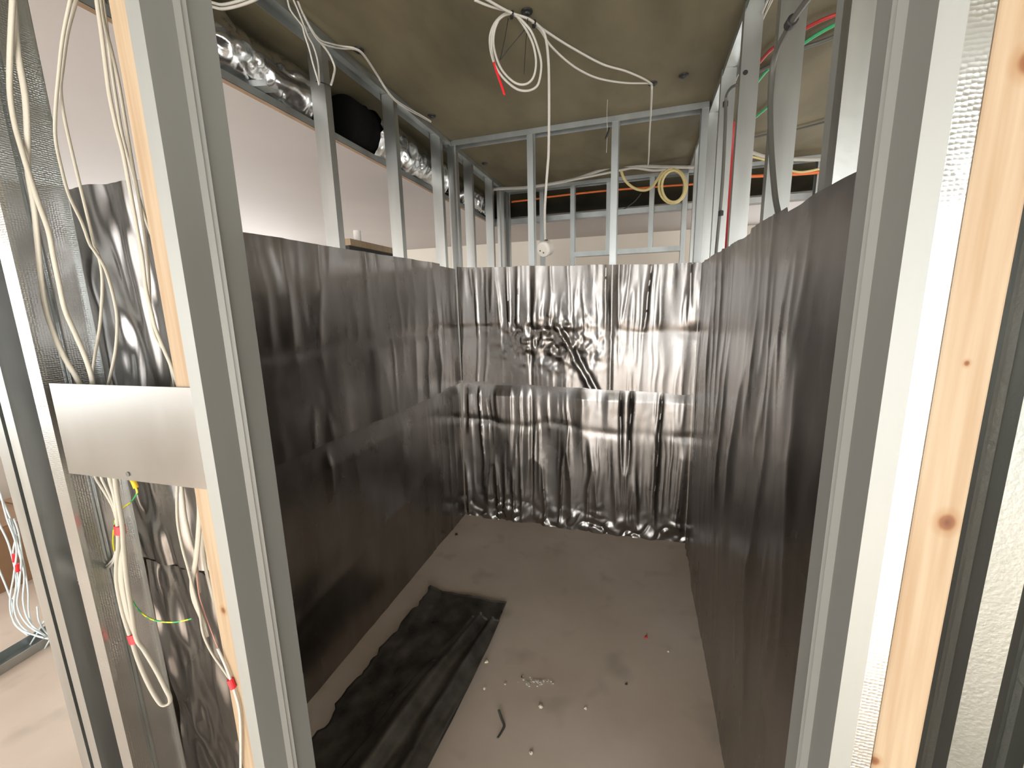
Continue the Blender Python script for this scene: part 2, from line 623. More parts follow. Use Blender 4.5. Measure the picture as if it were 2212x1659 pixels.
# ------------------------------------------------------------------ door opening in the front partition
cstud('door_jamb_track', 'grey steel jamb section left of the opening, ribbed web facing right', (-0.600, YF0), (-1, 0, 0), (0, 1, 0), YF1 - YF0, 0.024, lip=0, ridge=0.0075, material='steel_matt', cat='metal jamb', group='door jambs')
cstud('door_jamb_track', 'grey steel jamb section right of the opening, ribbed web facing left', (0.202, YF0), (1, 0, 0), (0, 1, 0), YF1 - YF0, 0.0175, lip=0, ridge=0.0075, material='steel_matt', cat='metal jamb', group='door jambs')
cstud('jamb_stud', 'knurled shiny steel stud between the right jamb section and the timber post', (0.2045, YF0 + .002), (1, 0, 0), (0, 1, 0), YF1 - YF0 - .004, 0.032, lip=0, ridge=0, material='steel_knurled')
o = MB().box(0.2385, 0.2745, YF0 + .004, YF1 - .004, 0, H).build('timber_post', 'timber_right')
tag(bevel(o), 'pale pine timber post with brown knots right of the opening', 'timber post', 'timber posts in the front partition')
o = MB().box(-0.660, -0.6265, YF0 + .004, YF1 - .004, 0, H).build('timber_post', 'timber_left')
tag(bevel(o), 'narrow pale timber post tucked behind the left door jamb', 'timber post', 'timber posts in the front partition')

# studs of the bay on the left of the opening (C sections open to the right)
cstud('partition_stud', 'leftmost steel stud beside the left edge of the frame', (-1.153, YF0), (1, 0, 0), (0, 1, 0), YF1 - YF0, 0.031, material='steel', group='studs left of the opening')
cstud('partition_stud', 'steel stud squeezed between the leftmost stud and the cable bay stud', (-1.108, YF0), (1, 0, 0), (0, 1, 0), YF1 - YF0, 0.026, material='steel', group='studs left of the opening')
o = folded('partition_stud', [(.033, .007), (.033, 0)] + web(YF1 - YF0, .007) + [(.010, YF1 - YF0)], (-1.004, YF0, 0), (1, 0, 0), (0, 1, 0), (0, 0, 1), H, 'steel_knurled')
tag(o, 'knurled steel stud along the left side of the cable bay', 'metal stud', 'studs left of the opening')
# studs beyond the right timber post
cstud('partition_stud', 'steel stud with ribbed web right of the knotted timber post', (0.485, 0.703), (1, 0, 0), (0, 1, 0), 0.066, 0.040, material='steel_dull', group='studs right of the timber post')
cstud('partition_stud', 'steel stud cut by the right edge of the frame', (0.572, 0.703), (1, 0, 0), (0, 1, 0), 0.066, 0.040, material='steel_dull', group='studs right of the timber post')

# aluminium back plate between stud and timber
pl = empty('mounting_plate', (-0.79, 0.428, 1.31))
a, b, c, d = (-0.956, 1.391), (-0.621, 1.395), (-0.619, 1.236), (-0.958, 1.229)
V = [(x + .79, y - .428, z - 1.31) for y in (0.4265, 0.4285) for (x, z) in (a, b, c, d)]
obj('plate', V, [(0, 1, 2, 3), (7, 6, 5, 4), (0, 4, 5, 1), (1, 5, 6, 2), (2, 6, 7, 3), (3, 7, 4, 0)], 'aluminium', pl)
p = onY(277, 1024, .4265)
lathe(MB(), (p.x + .79, -.0014, p.z - 1.31), (0, -1, 0), [(0, .004), (.0015, .004), (.002, .002)], 10).build('screw', 'cable_grey', pl)
tag(pl, 'aluminium plate fixed across the cable bay left of the opening', 'metal plate')

# ------------------------------------------------------------------ left partition: studs, tracks
XLs = XL - .008
track('ceiling_track', 'steel ceiling track along the top of the left partition', (XLs + .002, .53, H), (-1, 0, 0), (0, 1, 0), 0.070, 3.38, group='ceiling tracks')
LST = [(1.503, 'steel stud of the left partition nearest the opening, cables tied at its top'),
       (1.997, 'steel stud of the left partition in front of the silver duct'),
       (2.50, 'steel stud of the left partition just before the back corner'),
       (3.00, 'steel stud of the left partition, first one beyond the back lining'),
       (3.44, 'steel stud of the left partition, second one beyond the back lining')]
for y, lb in LST:
    cstud('partition_stud', lb, (XLs, y), (0, 1, 0), (-1, 0, 0), 0.064, 0.034, ridge=0, group='left partition studs', z1=H - .002)
cstud('partition_stud', 'ribbed corner stud where the left and back partitions meet', (XL + .004, 2.652), (-1, 0, 0), (0, 1, 0), 0.064, 0.03, group='corner studs', z1=H - .002)
cstud('partition_stud', 'second corner stud behind the back left corner', (XLs, 2.735), (0, 1, 0), (-1, 0, 0), 0.064, 0.034, group='corner studs', z1=H - .002)
cstud('partition_stud', 'ribbed end stud of the farthest partition on its left', (XL + .004, YC), (-1, 0, 0), (0, 1, 0), 0.064, 0.03, group='corner studs', z1=H - .002)
cstud('partition_stud', 'stud next to the end stud of the farthest partition', (XLs, YC - .10), (0, 1, 0), (-1, 0, 0), 0.064, 0.034, group='left partition studs', z1=H - .002)

# back partition
YBs = YB + .012
track('ceiling_track', 'steel ceiling track across the back of the room', (XL + .006, YBs - .002, H), (0, 1, 0), (1, 0, 0), 0.068, XR - XL - .012, group='ceiling tracks')
cstud('partition_stud', 'left one of two slim studs above the back lining', (-0.659, YBs), (-1, 0, 0), (0, 1, 0), 0.064, 0.036, material='steel_zinc', group='back partition studs', z1=H - .002)
cstud('partition_stud', 'right one of two slim studs above the back lining', (-0.155, YBs), (-1, 0, 0), (0, 1, 0), 0.064, 0.036, material='steel_zinc', group='back partition studs', z1=H - .002)
cstud('partition_stud', 'end stud of the back partition in the right corner', (XR - .006, YBs), (-1, 0, 0), (0, 1, 0), 0.064, 0.034, material='steel_zinc', group='corner studs', z1=H - .002)

# right partition
XRs = XR + .008
track('ceiling_track', 'steel ceiling track along the top of the right partition', (XRs - .002, .53, H), (1, 0, 0), (0, 1, 0), 0.068, 3.38, group='ceiling tracks')
RST = [(0.934, 'bright steel stud of the right partition nearest the opening'),
       (1.388, 'steel stud of the right partition with a grey conduit in front'),
       (1.875, 'steel stud of the right partition with a round hole near its top'),
       (2.33, 'steel stud of the right partition beside the red pipe and black conduit'),
       (2.80, 'steel stud of the right partition, first one beyond the back lining'),
       (3.30, 'steel stud of the right partition, second one beyond the back lining')]
for i, (y, lb) in enumerate(RST):
    o = cstud('partition_stud', lb, (XRs - .006, y), (0, 1, 0), (1, 0, 0), 0.060, 0.034, ridge=0, group='right partition studs', z1=H - .002)
    if i == 2:
        q = onY(1610, 157, y)
        hole = lathe(MB(), (q.x, y - .0016, q.z), (0, -1, 0), [(0, .0085), (.0008, .0085)], 14).build('service_hole', 'black', o)
cstud('partition_stud', 'dark stud standing close behind the bright right stud', (XRs - .004, 0.972), (0, 1, 0), (1, 0, 0), 0.060, 0.034, group='right partition studs', z1=H - .002, material='steel_matt')

# farthest partition with a door opening
track('ceiling_track', 'steel ceiling track of the farthest partition under the white cables', (XL, YC - .002, H), (0, 1, 0), (1, 0, 0), 0.068, 3.4, group='ceiling tracks')
for x, z0, lb in [(-0.862, 0, 'farthest partition stud behind the hanging ceiling box'),
                  (-0.585, 0, 'farthest partition stud at the left side of its doorway'),
                  (-0.275, 1.97, 'farthest partition short stud over the doorway, mostly behind a nearer stud'),
                  (0.075, 1.97, 'farthest partition short stud over the doorway beside the yellow hose'),
                  (0.334, 0, 'farthest partition stud at the right side of its doorway'),
                  (1.262, 0, 'farthest partition stud seen through the right partition')]:
    cstud('partition_stud', lb, (x, YC), (-1, 0, 0), (0, 1, 0), 0.064, 0.036, material='steel_zinc', group='far partition studs', z0=z0, z1=H - .002)
track('door_header', 'steel header track over the doorway in the farthest partition', (-0.584, YC - .002, 1.93), (0, 1, 0), (1, 0, 0), 0.068, 0.88, drop=.04, up=1)

# ------------------------------------------------------------------ foil linings
def crease(z, zc, wd, a):
    return a * np.exp(-((z - zc) / wd) ** 2)


def d_back_up(U, Z):
    d = flutes(U, Z, 11, 0.026, 9, 22, 52, dens=.35) * (.55 + .45 * np.clip((Z - 1.3) / .1, 0, 1))
    zc = 1.345 - .03 * (U + .4) + .03 * (vnoise(U * 5, U * 0 + .3, 17) - .5)
    k = 1 - (0.15 + .5 * vnoise(U * 7, U * 0, 18)) * np.exp(-((Z - zc) / (.012 + .03 * vnoise(U * 9, U * 0, 19))) ** 2)      # pressed crease with pinches
    d = d * k
    # diagonal torn fold hanging from the crease
    uu = -0.50 + 0.55 * (1.36 - Z)
    d += (0.010 * np.exp(-((U - uu) / 0.022) ** 2) - .008 * np.exp(-((U - uu - .035) / 0.02) ** 2)) * np.clip((1.40 - Z) / .05, 0, 1)
    left = np.exp(-((U + .55) / .28) ** 2) * np.exp(-((Z - 1.28) / .16) ** 2)
    d += left * .022 * (vnoise(U * 22, Z * 22, 31) - .4) + left * .01 * (vnoise(U * 50, Z * 40, 32) - .4)
    for x in (-.68, -.17):
        d -= 0.006 * np.exp(-((U - x) / 0.012) ** 2)
    return np.clip(d + .004, .0005, None)


def d_back_lo(U, Z):
    d = flutes(U, Z, 41, 0.034, 8, 22, 44, wav=.35, dens=.5)
    k = 1 - 0.45 * vnoise(U * 6, U * 0, 57) * np.exp(-((Z - (.70 - .02 * U + .05 * (vnoise(U * 7, U * 0, 58) - .5))) / 0.025) ** 2)
    d = d * k
    cr = np.exp(-(Z / .13) ** 2)
    d += cr * (.05 * np.abs(vnoise(U * 9 + Z * 6, Z * 9, 51) - .5) + .03 * np.abs(vnoise(U * 20 - Z * 14, Z * 16 + U * 5, 52) - .5) - .008)
    for x in (-.68,):
        d -= 0.006 * np.exp(-((U - x) / 0.012) ** 2)
    return np.clip((d - .004) * (1 - np.clip((Z - .90) / .08, 0, 1)), .0005, .032) + .035 * np.clip(1 - Z / .95, 0, 1)


back = lambda u, z, d: (u, YB - d, z)
r1, r2, r3 = rag(1, .012, 9), rag(2, .012, 11), rag(3)
sheet('lining_sheet', 'upper silvery foil sheet of the back lining with a diagonal torn fold', lambda u, z, d: (u, YB - .012 - d, z), XL + .016, XR - .006,
      lambda u: 0.981 - .031 * (u + .4) + r1(u), lambda u: 1.742 - .031 * (u + .4) + r2(u), d_back_up, .0065, 'foil wall lining')
sheet('lining_sheet', 'lower silvery fluted foil sheet of the back lining, crumpled along the floor', back, XL + .012, XR - .004,
      lambda u: 0.0002, lambda u: 1.03, d_back_lo, .0065, 'foil wall lining')

left = lambda off: (lambda u, z, d: (XL + off + d, u, z))
ra, rb_, rc_ = rag(4, .008, 8), rag(5, .008, 8), rag(6, .01, 10)
sheet('lining_sheet', 'upper dark foil sheet of the left lining, largest one', left(.009), YF1 + .002, 2.352,
      lambda u: 0.984 + ra(u), lambda u: 1.728 + .017 * u + rb_(u) * .6,
      lambda U, Z: np.clip(flutes(U, Z, 61, .030, 5, 9, 18, wav=.5, dens=.1) * (1 - .6 * crease(Z, 1.36, .03, 1)), .0005, None), .009, 'foil wall lining')
sheet('lining_sheet', 'upper dark foil strip of the left lining in the back corner', left(.006), 2.345, YB - .046,
      lambda u: 0.99 + ra(u), lambda u: 1.757 + rb_(u) * .5,
      lambda U, Z: np.clip(flutes(U, Z, 63, .016, 6, 16, 40, dens=.2), .0005, None), .009, 'foil wall lining')
sheet('lining_sheet', 'lower dark foil sheet of the left lining beside the loose floor sheet', left(.001), YF1 + .002, 2.09,
      lambda u: 0.0002, lambda u: 1.02,
      lambda U, Z: np.clip(flutes(U, Z, 65, .024, 5, 9, 18, wav=.5) * (.3 + .7 * np.clip((Z - .35) / .4, 0, 1))
                           + .006 * np.exp(-((Z - .40 - .18 * (U - 1.4)) / .05) ** 2), .0005, None) * (1 - np.clip((Z - .88) / .09, 0, 1)), .01, 'foil wall lining')
sheet('lining_sheet', 'lower dark foil strip of the left lining in the back corner', left(-.005), 2.05, YB - .040,
      lambda u: 0.0002, lambda u: 1.02,
      lambda U, Z: np.clip(flutes(U, Z, 67, .012, 6, 15, 30, dens=.2), .0005, None) * (1 - np.clip((Z - .88) / .09, 0, 1)), .009, 'foil wall lining')

right = lambda off: (lambda u, z, d: (XR - off - d, u, z))


def d_right(U, Z):
    d = flutes(U, Z, 71, .032, 6, 12, 27, wav=.6, dens=.2)
    return np.clip(d * (.45 + .55 * np.clip((Z - .3) / .5, 0, 1)), .0005, None)


rt = rag(8, .014, 12)
sheet('lining_sheet', 'tall dark fluted foil sheet of the right lining', right(.004), YF1 + .002, 2.365,
      lambda u: 0.0002, lambda u: 1.690 + .012 * (u - .8) + rt(u) * .7 + (.012 if 1.1 < u < 1.42 else 0), d_right, .0085, 'foil wall lining')
sheet('lining_sheet', 'narrow dark foil strip of the right lining in the back corner', right(-.004), 2.34, YB - .046,
      lambda u: 0.0002, lambda u: 1.716 + rt(u) * .3,
      lambda U, Z: .0005 + np.clip(flutes(U, Z, 73, .016, 7, 16, 30), 0, None) * np.clip((U - 2.37) / .05, 0, 1), .009, 'foil wall lining')

front = lambda off: (lambda u, z, d: (u, YF1 + off - d, z))
rf1, rf2 = rag(9, .016, 10), rag(10, .016, 9)


def d_front(sd):
    return lambda U, Z: .016 * (vnoise(U * 11, Z * 3.5, sd) - .2) + .013 * (vnoise(U * 28 + 2 * Z, Z * 7, sd + 1) - .3) + .007 * (vnoise(U * 60, Z * 16 + U * 8, sd + 2))


sheet('lining_sheet', 'upper crumpled foil sheet behind the cable bay left of the opening', front(.030), -1.075, -0.665,
      lambda u: 0.978 + rf1(u), lambda u: 1.732 + rf2(u), d_front(81), .006, 'foil wall lining')
sheet('lining_sheet', 'lower crumpled foil sheet behind the cable bay left of the opening', front(.034), -1.03, -0.665,
      lambda u: 0.0002, lambda u: 0.966 + .5 * rf2(u + 3), d_front(91), .006, 'foil wall lining')
sheet('lining_sheet', 'foil sheet on the short wall right of the opening', front(.034), 0.235, XR - .03,
      lambda u: 0.0002, lambda u: 1.70, d_front(101), .012, 'foil wall lining')

# ------------------------------------------------------------------ loose foil sheet on the floor
fs = empty('loose_foil_sheet', (-0.85, 1.3, 0))
_ra, _rb = rag(12, .05, 9), rag(13, .03, 45)
rl = lambda y: _ra(y) + _rb(y)


def floor_sheet(name, e0, e1, y0, y1, zf, nu=40, nv=70):
    V, F = [], []
    for j in range(nv):
        y = y0 + (y1 - y0) * j / (nv - 1)
        for i in range(nu):
            t = i / (nu - 1)
            V.append((e0(y) * (1 - t) + e1(y) * t, y, zf(t, y)))
    n = len(V)
    V += [(x, y, z - .0015) for (x, y, z) in V]
    for j in range(nv - 1):
        for i in range(nu - 1):
            a = j * nu + i
            F.append((a, a + 1, a + nu + 1, a + nu))
            F.append((n + a, n + a + nu, n + a + nu + 1, n + a + 1))
    for i in range(nu - 1):
        F += [(i, n + i, n + i + 1, i + 1), ((nv - 1) * nu + i, (nv - 1) * nu + i + 1, n + (nv - 1) * nu + i + 1, n + (nv - 1) * nu + i)]
    for j in range(nv - 1):
        a = j * nu
        F += [(a, a + nu, n + a + nu, n + a), (a + nu - 1, n + a + nu - 1, n + a + 2 * nu - 1, a + 2 * nu - 1)]
    return obj(name, [(x + .85, y - 1.3, z) for (x, y, z) in V], F, 'foil_floor', fs, smooth=True)


nz1 = lambda a, b, s: float(vnoise(np.array([a]), np.array([b]), s)[0])
floor_sheet('flat_layer', lambda y: -1.062 + rl(y) + .012 * (y > 1.6), lambda y: -0.62 - .015 * math.sin(y * 3), 0.58, 1.77,
            lambda t, y: .004 + .014 * nz1(t * 5, y * 4, 21) + .007 * nz1(t * 14 + y * 5, y * 9, 25) + .010 * max(0, 1 - t * 6))
floor_sheet('folded_layer', lambda y: -0.93 + .19 * max(0, min(1, (y - .7) / .9)) + .012 * math.sin(y * 9), lambda y: -0.60 + .012 * math.sin(y * 5), 0.58, 1.605,
            lambda t, y: .036 + .016 * nz1(t * 4 + 3, y * 3, 23) + .006 * nz1(t * 12 - y * 5, y * 8, 27) + .028 * math.exp(-((t - .32) / .13) ** 2) + .022 * math.exp(-((t - .75) / .10) ** 2))
tag(fs, 'loose folded piece of black foil lying on the floor along the left wall', 'foil sheet')

# ------------------------------------------------------------------ ducts and things above the dropped ceiling
def duct(name, label, x, z, y0, y1, r, seed, liner=None, sag=0.0):
    e = empty(name, (x, y0, z - r))
    ny, ns = int((y1 - y0) / .012), 56
    V, F = [], []
    for j in range(ny):
        y = (y1 - y0) * j / (ny - 1)
        endk = min(1, max(0, y1 - y0 - y) / .10) ** .5
        for k in range(ns):
            a = 2 * math.pi * k / ns
            rr = r * (0.25 + .75 * endk) - sag * abs(math.sin(y * 9)) + .014 * (nz1(k / ns * 18, y * 9, seed) - .6) + .016 * (nz1(k / ns * 34, y * 38, seed + 1) - .6)
            V.append((math.cos(a) * rr, y, r + math.sin(a) * rr))
    for j in range(ny - 1):
        for k in range(ns):
            a, b = j * ns + k, j * ns + (k + 1) % ns
            F.append((a, a + ns, b + ns, b))
    if not liner:
        F.append(tuple(range(ns)))
    F.append(tuple(reversed(range((ny - 1) * ns, ny * ns))))
    obj('insulation_jacket', V, F, 'duct_foil', e, smooth=True)
    if liner:
        mb = MB()
        lathe(mb, (0, liner[0], r), (0, 1, 0), [(0, liner[1] * .96), (.01, liner[1]), (-liner[0] + .06, liner[1])], 40)
        mb.build('black_liner', 'black_matt', e, smooth=True)
    return tag(e, label, 'air duct', 'flexible ducts above the ceiling')


duct('air_duct', 'silver insulated duct on the left near the door jamb', -1.47, 2.42, 0.9, 1.74, .122, 131, None, .016)
duct('air_duct', 'large silver insulated duct with an open black end', -1.445, 2.424, 2.06, 2.98, .128, 141, (-.17, .118), .002)
duct('air_duct', 'small far piece of silver duct behind the left partition', -1.46, 2.42, 3.25, 3.9, .12, 151, None, .02)

pn = empty('board_stack', (-1.87, 2.68, 0))
MB().box(-.08, .08, -.34, .34, 1.915, 1.955).build('timber_rail', 'timber_left', pn)
MB().box(-.06, .06, -.33, .33, 0, 1.915).build('dark_panel', 'black', pn)
tag(pn, 'dark upright panel with a timber top rail behind the left partition', 'panel')
q = onX(772, 512, -1.8)
o = lathe(MB(), (-1.83, 2.47, 1.955), (0, 0, 1), [(0, .024), (.07, .024), (.072, .021)], 20).build('plastic_cap', 'white_plastic', smooth=False)
tag(o, 'small white cylinder standing on the timber top rail', 'plastic cap')
# hanger strap of the dropped ceiling
o = folded('ceiling_hanger', [(0, 0), (0, .03)], (-1.40, .89, ZC + .013), (1, 0, 0), (0, 1, 0), (0, 0, 1), H - ZC - .015, 'cable_cream')
tag(o, 'pale hanger strap above the dropped ceiling at upper left', 'hanger')
# small bracket lying on the ceiling edge
q = onX(505, 160, -1.40)
o = folded('track_offcut', [(.02, 0), (0, 0), (0, .05), (.02, .05)], (-1.392, 1.33, 2.314), (0, 0, 1), (0, 1, 0), (1, .25, 0), .065, 'steel_zinc')
tag(o, 'short steel track offcut lying on the ceiling edge by the duct', 'track offcut')

# ------------------------------------------------------------------ anchors in the slab
for (px, py), lb in zip([(775, 108), (933, 250), (1047, 353), (1477, 163), (1410, 180), (1138, 25)],
                        ['black anchor clip in the slab by the left track, nearest one', 'black anchor clip in the slab by the left track above the duct',
                         'black anchor clip in the slab beyond the back track', 'black anchor in the slab right of the cable drop',
                         'black anchor clip holding the two white cables at the back', 'black anchor clip from which the cable coil hangs']):
    q = onZ(px, py, H)
    o = lathe(MB(), (q.x, q.y, H + .001), (0, 0, -1), [(0, .022), (.005, .021), (.007, .012), (.012, .010), (.013, .004)], 12).build('ceiling_anchor', 'black')
    tag(o, lb, 'anchor', 'ceiling anchors')

# ------------------------------------------------------------------ cables: helpers working with a known plane
def PY(pts, Y):
    return [onY(x, y, Y) for x, y in pts]


def PX(pts, X):
    return [onX(x, y, X) for x, y in pts]


def PZ(pts, Z):
    return [onZ(x, y, Z) for x, y in pts]


# cables of the upper bay, left of the opening
WIDE = (1, 0.25, 0)
UP = [
    ('thick flat white cable bulging furthest left in the upper cable bay', [(27, -60), (27, 0), (24, 63), (21, 142), (22, 206), (32, 269), (47, 323), (66, 386), (85, 443), (105, 500), (115, 552), (126, 605), (140, 668), (161, 717), (182, 766), (196, 808), (203, 845)], .448, .0060, .0034),
    ('flat white cable behind the one bulging furthest left', [(24, -60), (30, 16), (38, 111), (54, 206), (59, 285), (60, 364), (73, 443), (79, 500), (84, 552), (91, 622), (101, 675), (119, 727), (140, 773), (161, 808), (180, 845)], .456, .0070, .0036),
    ('thin white cable sagging left in the middle of the upper bay', [(165, -60), (152, 0), (136, 79), (127, 158), (120, 237), (120, 300), (133, 364), (149, 421), (177, 481), (193, 525), (206, 545), (227, 580), (245, 640), (253, 692), (250, 752), (241, 800), (230, 845)], .462, .0032, None),
    ('thin white cable crossing to the left of its twin in the upper bay', [(178, -60), (165, 0), (146, 73), (134, 158), (131, 190), (136, 237), (149, 300), (168, 380), (187, 459), (203, 525), (213, 552), (221, 605), (217, 692), (206, 762), (194, 845)], .470, .0032, None),
    ('flat white cable beside the left timber post, left one', [(205, -60), (209, 0), (218, 63), (228, 142), (236, 203), (250, 269), (266, 332), (282, 418), (297, 500), (308, 563), (315, 622), (327, 675), (336, 710), (353, 752), (371, 794), (390, 850)], .455, .0042, .0026),
    ('thin white cable beside the left timber post, middle one', [(212, -60), (218, 0), (225, 47), (241, 111), (256, 177), (269, 253), (285, 348), (302, 440), (316, 535), (322, 605), (325, 675), (336, 727), (360, 766), (374, 815), (378, 850)], .465, .0030, None),
    ('thin white cable slipping behind the left timber post', [(214, -60), (222, 0), (230, 55), (240, 140), (252, 220), (264, 290), (285, 370), (307, 450), (332, 520), (352, 560), (370, 600)], .490, .0030, None),
]
for lb, pts, Y, r, r2 in UP:
    cable('installation_cable', lb, PY(pts, Y), r * .72, 'cable_cream', 'cables in the bay left of the opening', r2=r2 and r2 * .8, wide=WIDE if r2 else None)

# lower bay: folded flat cable with red tape
bd = empty('cable_bundle', onY(255, 1140, .45))
O = bd.location.copy()
sub = lambda pts: [p - O for p in pts]
dn = [(236, 1010), (238, 1034), (250, 1079), (255, 1135), (256, 1179), (252, 1222), (253, 1262), (264, 1318), (276, 1358), (284, 1381), (298, 1425), (318, 1472), (338, 1508), (352, 1523), (366, 1519), (367, 1506), (357, 1486), (338, 1449), (312, 1405), (294, 1377), (284, 1318), (274, 1254), (267, 1180), (264, 1135), (252, 1060), (246, 1010)]
tube(MB(), sub(PY(dn, .452)), .0038, .0024, (.4, 1, 0)).build('folded_cable', 'cable_cream', bd, smooth=True)
mid = [(240, 1010), (246, 1050), (258, 1110), (261, 1150), (261, 1200), (262, 1260), (275, 1330), (288, 1378)]
tube(MB(), sub(PY(mid, .456)), .0075, .003, (1, .25, 0)).build('flat_cable', 'cable_cream', bd, smooth=True)
for nm, pts in [('loose_strand', [(203, 1015), (207, 1032), (226, 1062), (243, 1092), (252, 1120)]), ('loose_strand', [(216, 1015), (221, 1035), (237, 1068), (248, 1095), (256, 1125)])]:
    tube(MB(), sub(PY(pts, .462)), .0028).build(nm, 'cable_cream', bd, smooth=True)
for (x, y, dx) in [(259, 1144, 1.0), (288, 1379, 3.0)]:
    q = PY([(x - dx, y - 9), (x + dx, y + 9)], .454)
    tube(MB(), sub(q), .0098, .0068, (1, .25, 0), 12, False).build('red_tape', 'red_tape', bd)
tag(bd, 'flat white cables folded into a loop, bound twice with red tape', 'cable bundle')

# earth wire
ew = empty('earth_wire', onY(290, 1040, .448))
O = ew.location.copy()
tube(MB(), sub(PY([(292, 1050), (296, 1060), (295, 1067), (282, 1085), (266, 1097), (252, 1118), (246, 1140), (244, 1170), (248, 1195), (258, 1215), (270, 1235), (278, 1262), (283, 1290), (300, 1318), (324, 1336), (350, 1343), (375, 1344), (400, 1340), (414, 1336)], .476)), .0014).build('wire', 'earth_wire', ew, smooth=True)
q = sub(PY([(283, 1030), (290, 1044), (294, 1054)], .476))
tube(MB(), q, .0042, None, None, 10, False).build('connector', 'yellow_plastic', ew, smooth=True)
tag(ew, 'thin green and yellow earth wire with a yellow connector under the plate', 'earth wire')

# cable loop passing through the studs
tc_ = empty('threaded_cable', onY(172, 1253, .470))
O = tc_.location.copy()
for k, dy in enumerate((0, 7)):
    pts = [onY(122, 1215 + dy, .50), onY(128, 1232 + dy, .478), onY(146, 1246 + dy, .468), onY(172, 1253 + dy, .470), onY(195, 1252 + dy, .478), onY(212, 1240 + dy, .480), onY(230, 1223 + dy, .470), onY(245, 1207 + dy, .464), onY(250, 1190 + dy, .464)]
    tube(MB(), sub(pts), .0022).build('strand', 'cable_white', tc_, smooth=True)
tag(tc_, 'pair of white cable strands threaded sideways through the studs', 'cable')

# right-hand cables of the lower bay
LO = [
    ('thin white cable bowing left in the lower bay by the timber post', [(383, 1040), (383, 1119), (393, 1179), (407, 1230), (419, 1278), (431, 1322), (439, 1369), (457, 1409), (479, 1441), (499, 1470)], .450, .0028, None, 'cable_cream'),
    ('printed white cable merging into the lower bay bundle', [(392, 1040), (396, 1080), (401, 1119), (413, 1171), (421, 1195), (425, 1230), (432, 1280)], .470, .0034, None, 'cable_cream'),
    ('thick flat white cable hanging beside the lower timber post', [(423, 1040), (427, 1060), (431, 1099), (429, 1151), (423, 1210), (415, 1254), (419, 1294), (437, 1338), (447, 1375)], .456, .006, .003, 'cable_cream'),
    ('printed flat white cable running down behind the bundle', [(432, 1100), (437, 1147), (443, 1218), (457, 1278), (473, 1338), (484, 1390), (497, 1440)], .478, .0045, .0026, 'cable_cream'),
    ('thin pink wire in the lower bay bundle', [(423, 1215), (426, 1245), (430, 1285), (444, 1330), (462, 1378), (482, 1425), (500, 1468)], .462, .0011, None, 'pink_wire'),
]
for lb, pts, Y, r, r2, m_ in LO:
    cable('installation_cable', lb, PY(pts, Y), r * .8, m_, 'cables in the lower bay', r2=r2 and r2 * .8, wide=WIDE if r2 else None)
lc = empty('taped_cable', onY(500, 1470, .428))
O = lc.location.copy()
tube(MB(), sub(PY([(470, 1400), (488, 1440), (499, 1470), (506, 1492), (516, 1528), (520, 1576), (520, 1680)], .4255)), .0022).build('cable_tail', 'cable_white', lc, smooth=True)
tube(MB(), sub(PY([(497, 1467), (504, 1486)], .4255)), .0050, None, None, 12, False).build('red_tape', 'red_tape', lc)
tag(lc, 'white cable tail with red tape in front of the lower timber post', 'cable')

# pale blue-white data cables hanging beyond the leftmost stud
db = empty('data_cable_bundle', onY(60, 1370, .9))
O = db.location.copy()
for k, pts in enumerate([
    [(-15, 1030), (0, 1065), (15, 1120), (35, 1180), (30, 1240), (22, 1290), (25, 1330), (45, 1360), (95, 1378)],
    [(-12, 1110), (0, 1135), (20, 1180), (35, 1250), (30, 1310), (45, 1350), (75, 1372), (105, 1380)],
    [(20, 1120), (28, 1150), (45, 1200), (42, 1260), (38, 1310), (60, 1350), (100, 1375)],
    [(-10, 1050), (5, 1080), (30, 1140), (40, 1190), (52, 1240), (50, 1300), (65, 1345), (105, 1378)],
    [(30, 1120), (40, 1150), (48, 1200), (60, 1270), (62, 1320), (72, 1355), (105, 1378)],
    [(-8, 1215), (0, 1235), (25, 1300), (30, 1345), (60, 1372)],
    [(36, 1155), (28, 1200), (40, 1255), (25, 1300)],
    [(80, 1310), (84, 1340), (95, 1360), (108, 1374)],
    [(95, 1342), (80, 1368), (60, 1400), (35, 1435), (10, 1462)],
    [(107, 1383), (95, 1405), (91, 1425), (95, 1448), (108, 1468), (138, 1480)]]):
    tube(MB(), sub(PY(pts, .88 + .006 * k)), .0032).build('strand', 'cable_blue', db, smooth=True)
for (x, y) in [(31, 1205), (38, 1226)]:
    tube(MB(), sub(PY([(x - 1, y - 8), (x + 1, y + 8)], .885)), .007, None, None, 10, False).build('red_tape', 'red_tape', db)
tag(db, 'tangled pale blue-white data cables beyond the leftmost stud', 'cable bundle')

# floor track, box and planks at the far left
track('floor_track', 'steel track lying on the floor at the far left', (-2.50, .2, 0.002), (-1, 0, 0), (-.12, 1, 0), .10, 1.9, drop=.04, up=1)
bx = empty('cardboard_box', (-3.6, 1.35, 0))
bevel(MB().box(-.25, .25, -.3, .3, 0, .36).build('carton', 'cardboard', bx))
for s in (-1, 1):
    MB().box(-.25, .25, min(s * .02, s * .3), max(s * .02, s * .3), .361, .367).build('flap', 'cardboard', bx)
tag(bx, 'brown cardboard box at the far left behind the data cables', 'box')
for k in range(4):
    o = MB().box(-3.9 + .03 * (k % 2), -3.35 + .03 * (k % 2), 1.75, 2.6, .002 + .155 * k, .152 + .155 * k).build('timber_plank', 'grey_timber')
    tag(bevel(o, .004), ['bottom', 'second lowest', 'second highest', 'top'][k] + ' grey timber beam of the pile behind the cardboard box', 'timber', 'pile of timber beams')
o = MB().box(-2.38, -2.10, .90, .925, .001, .02).build('timber_offcut', 'cardboard')
tag(bevel(o), 'short brown timber offcut on the floor beside the steel track', 'timber')

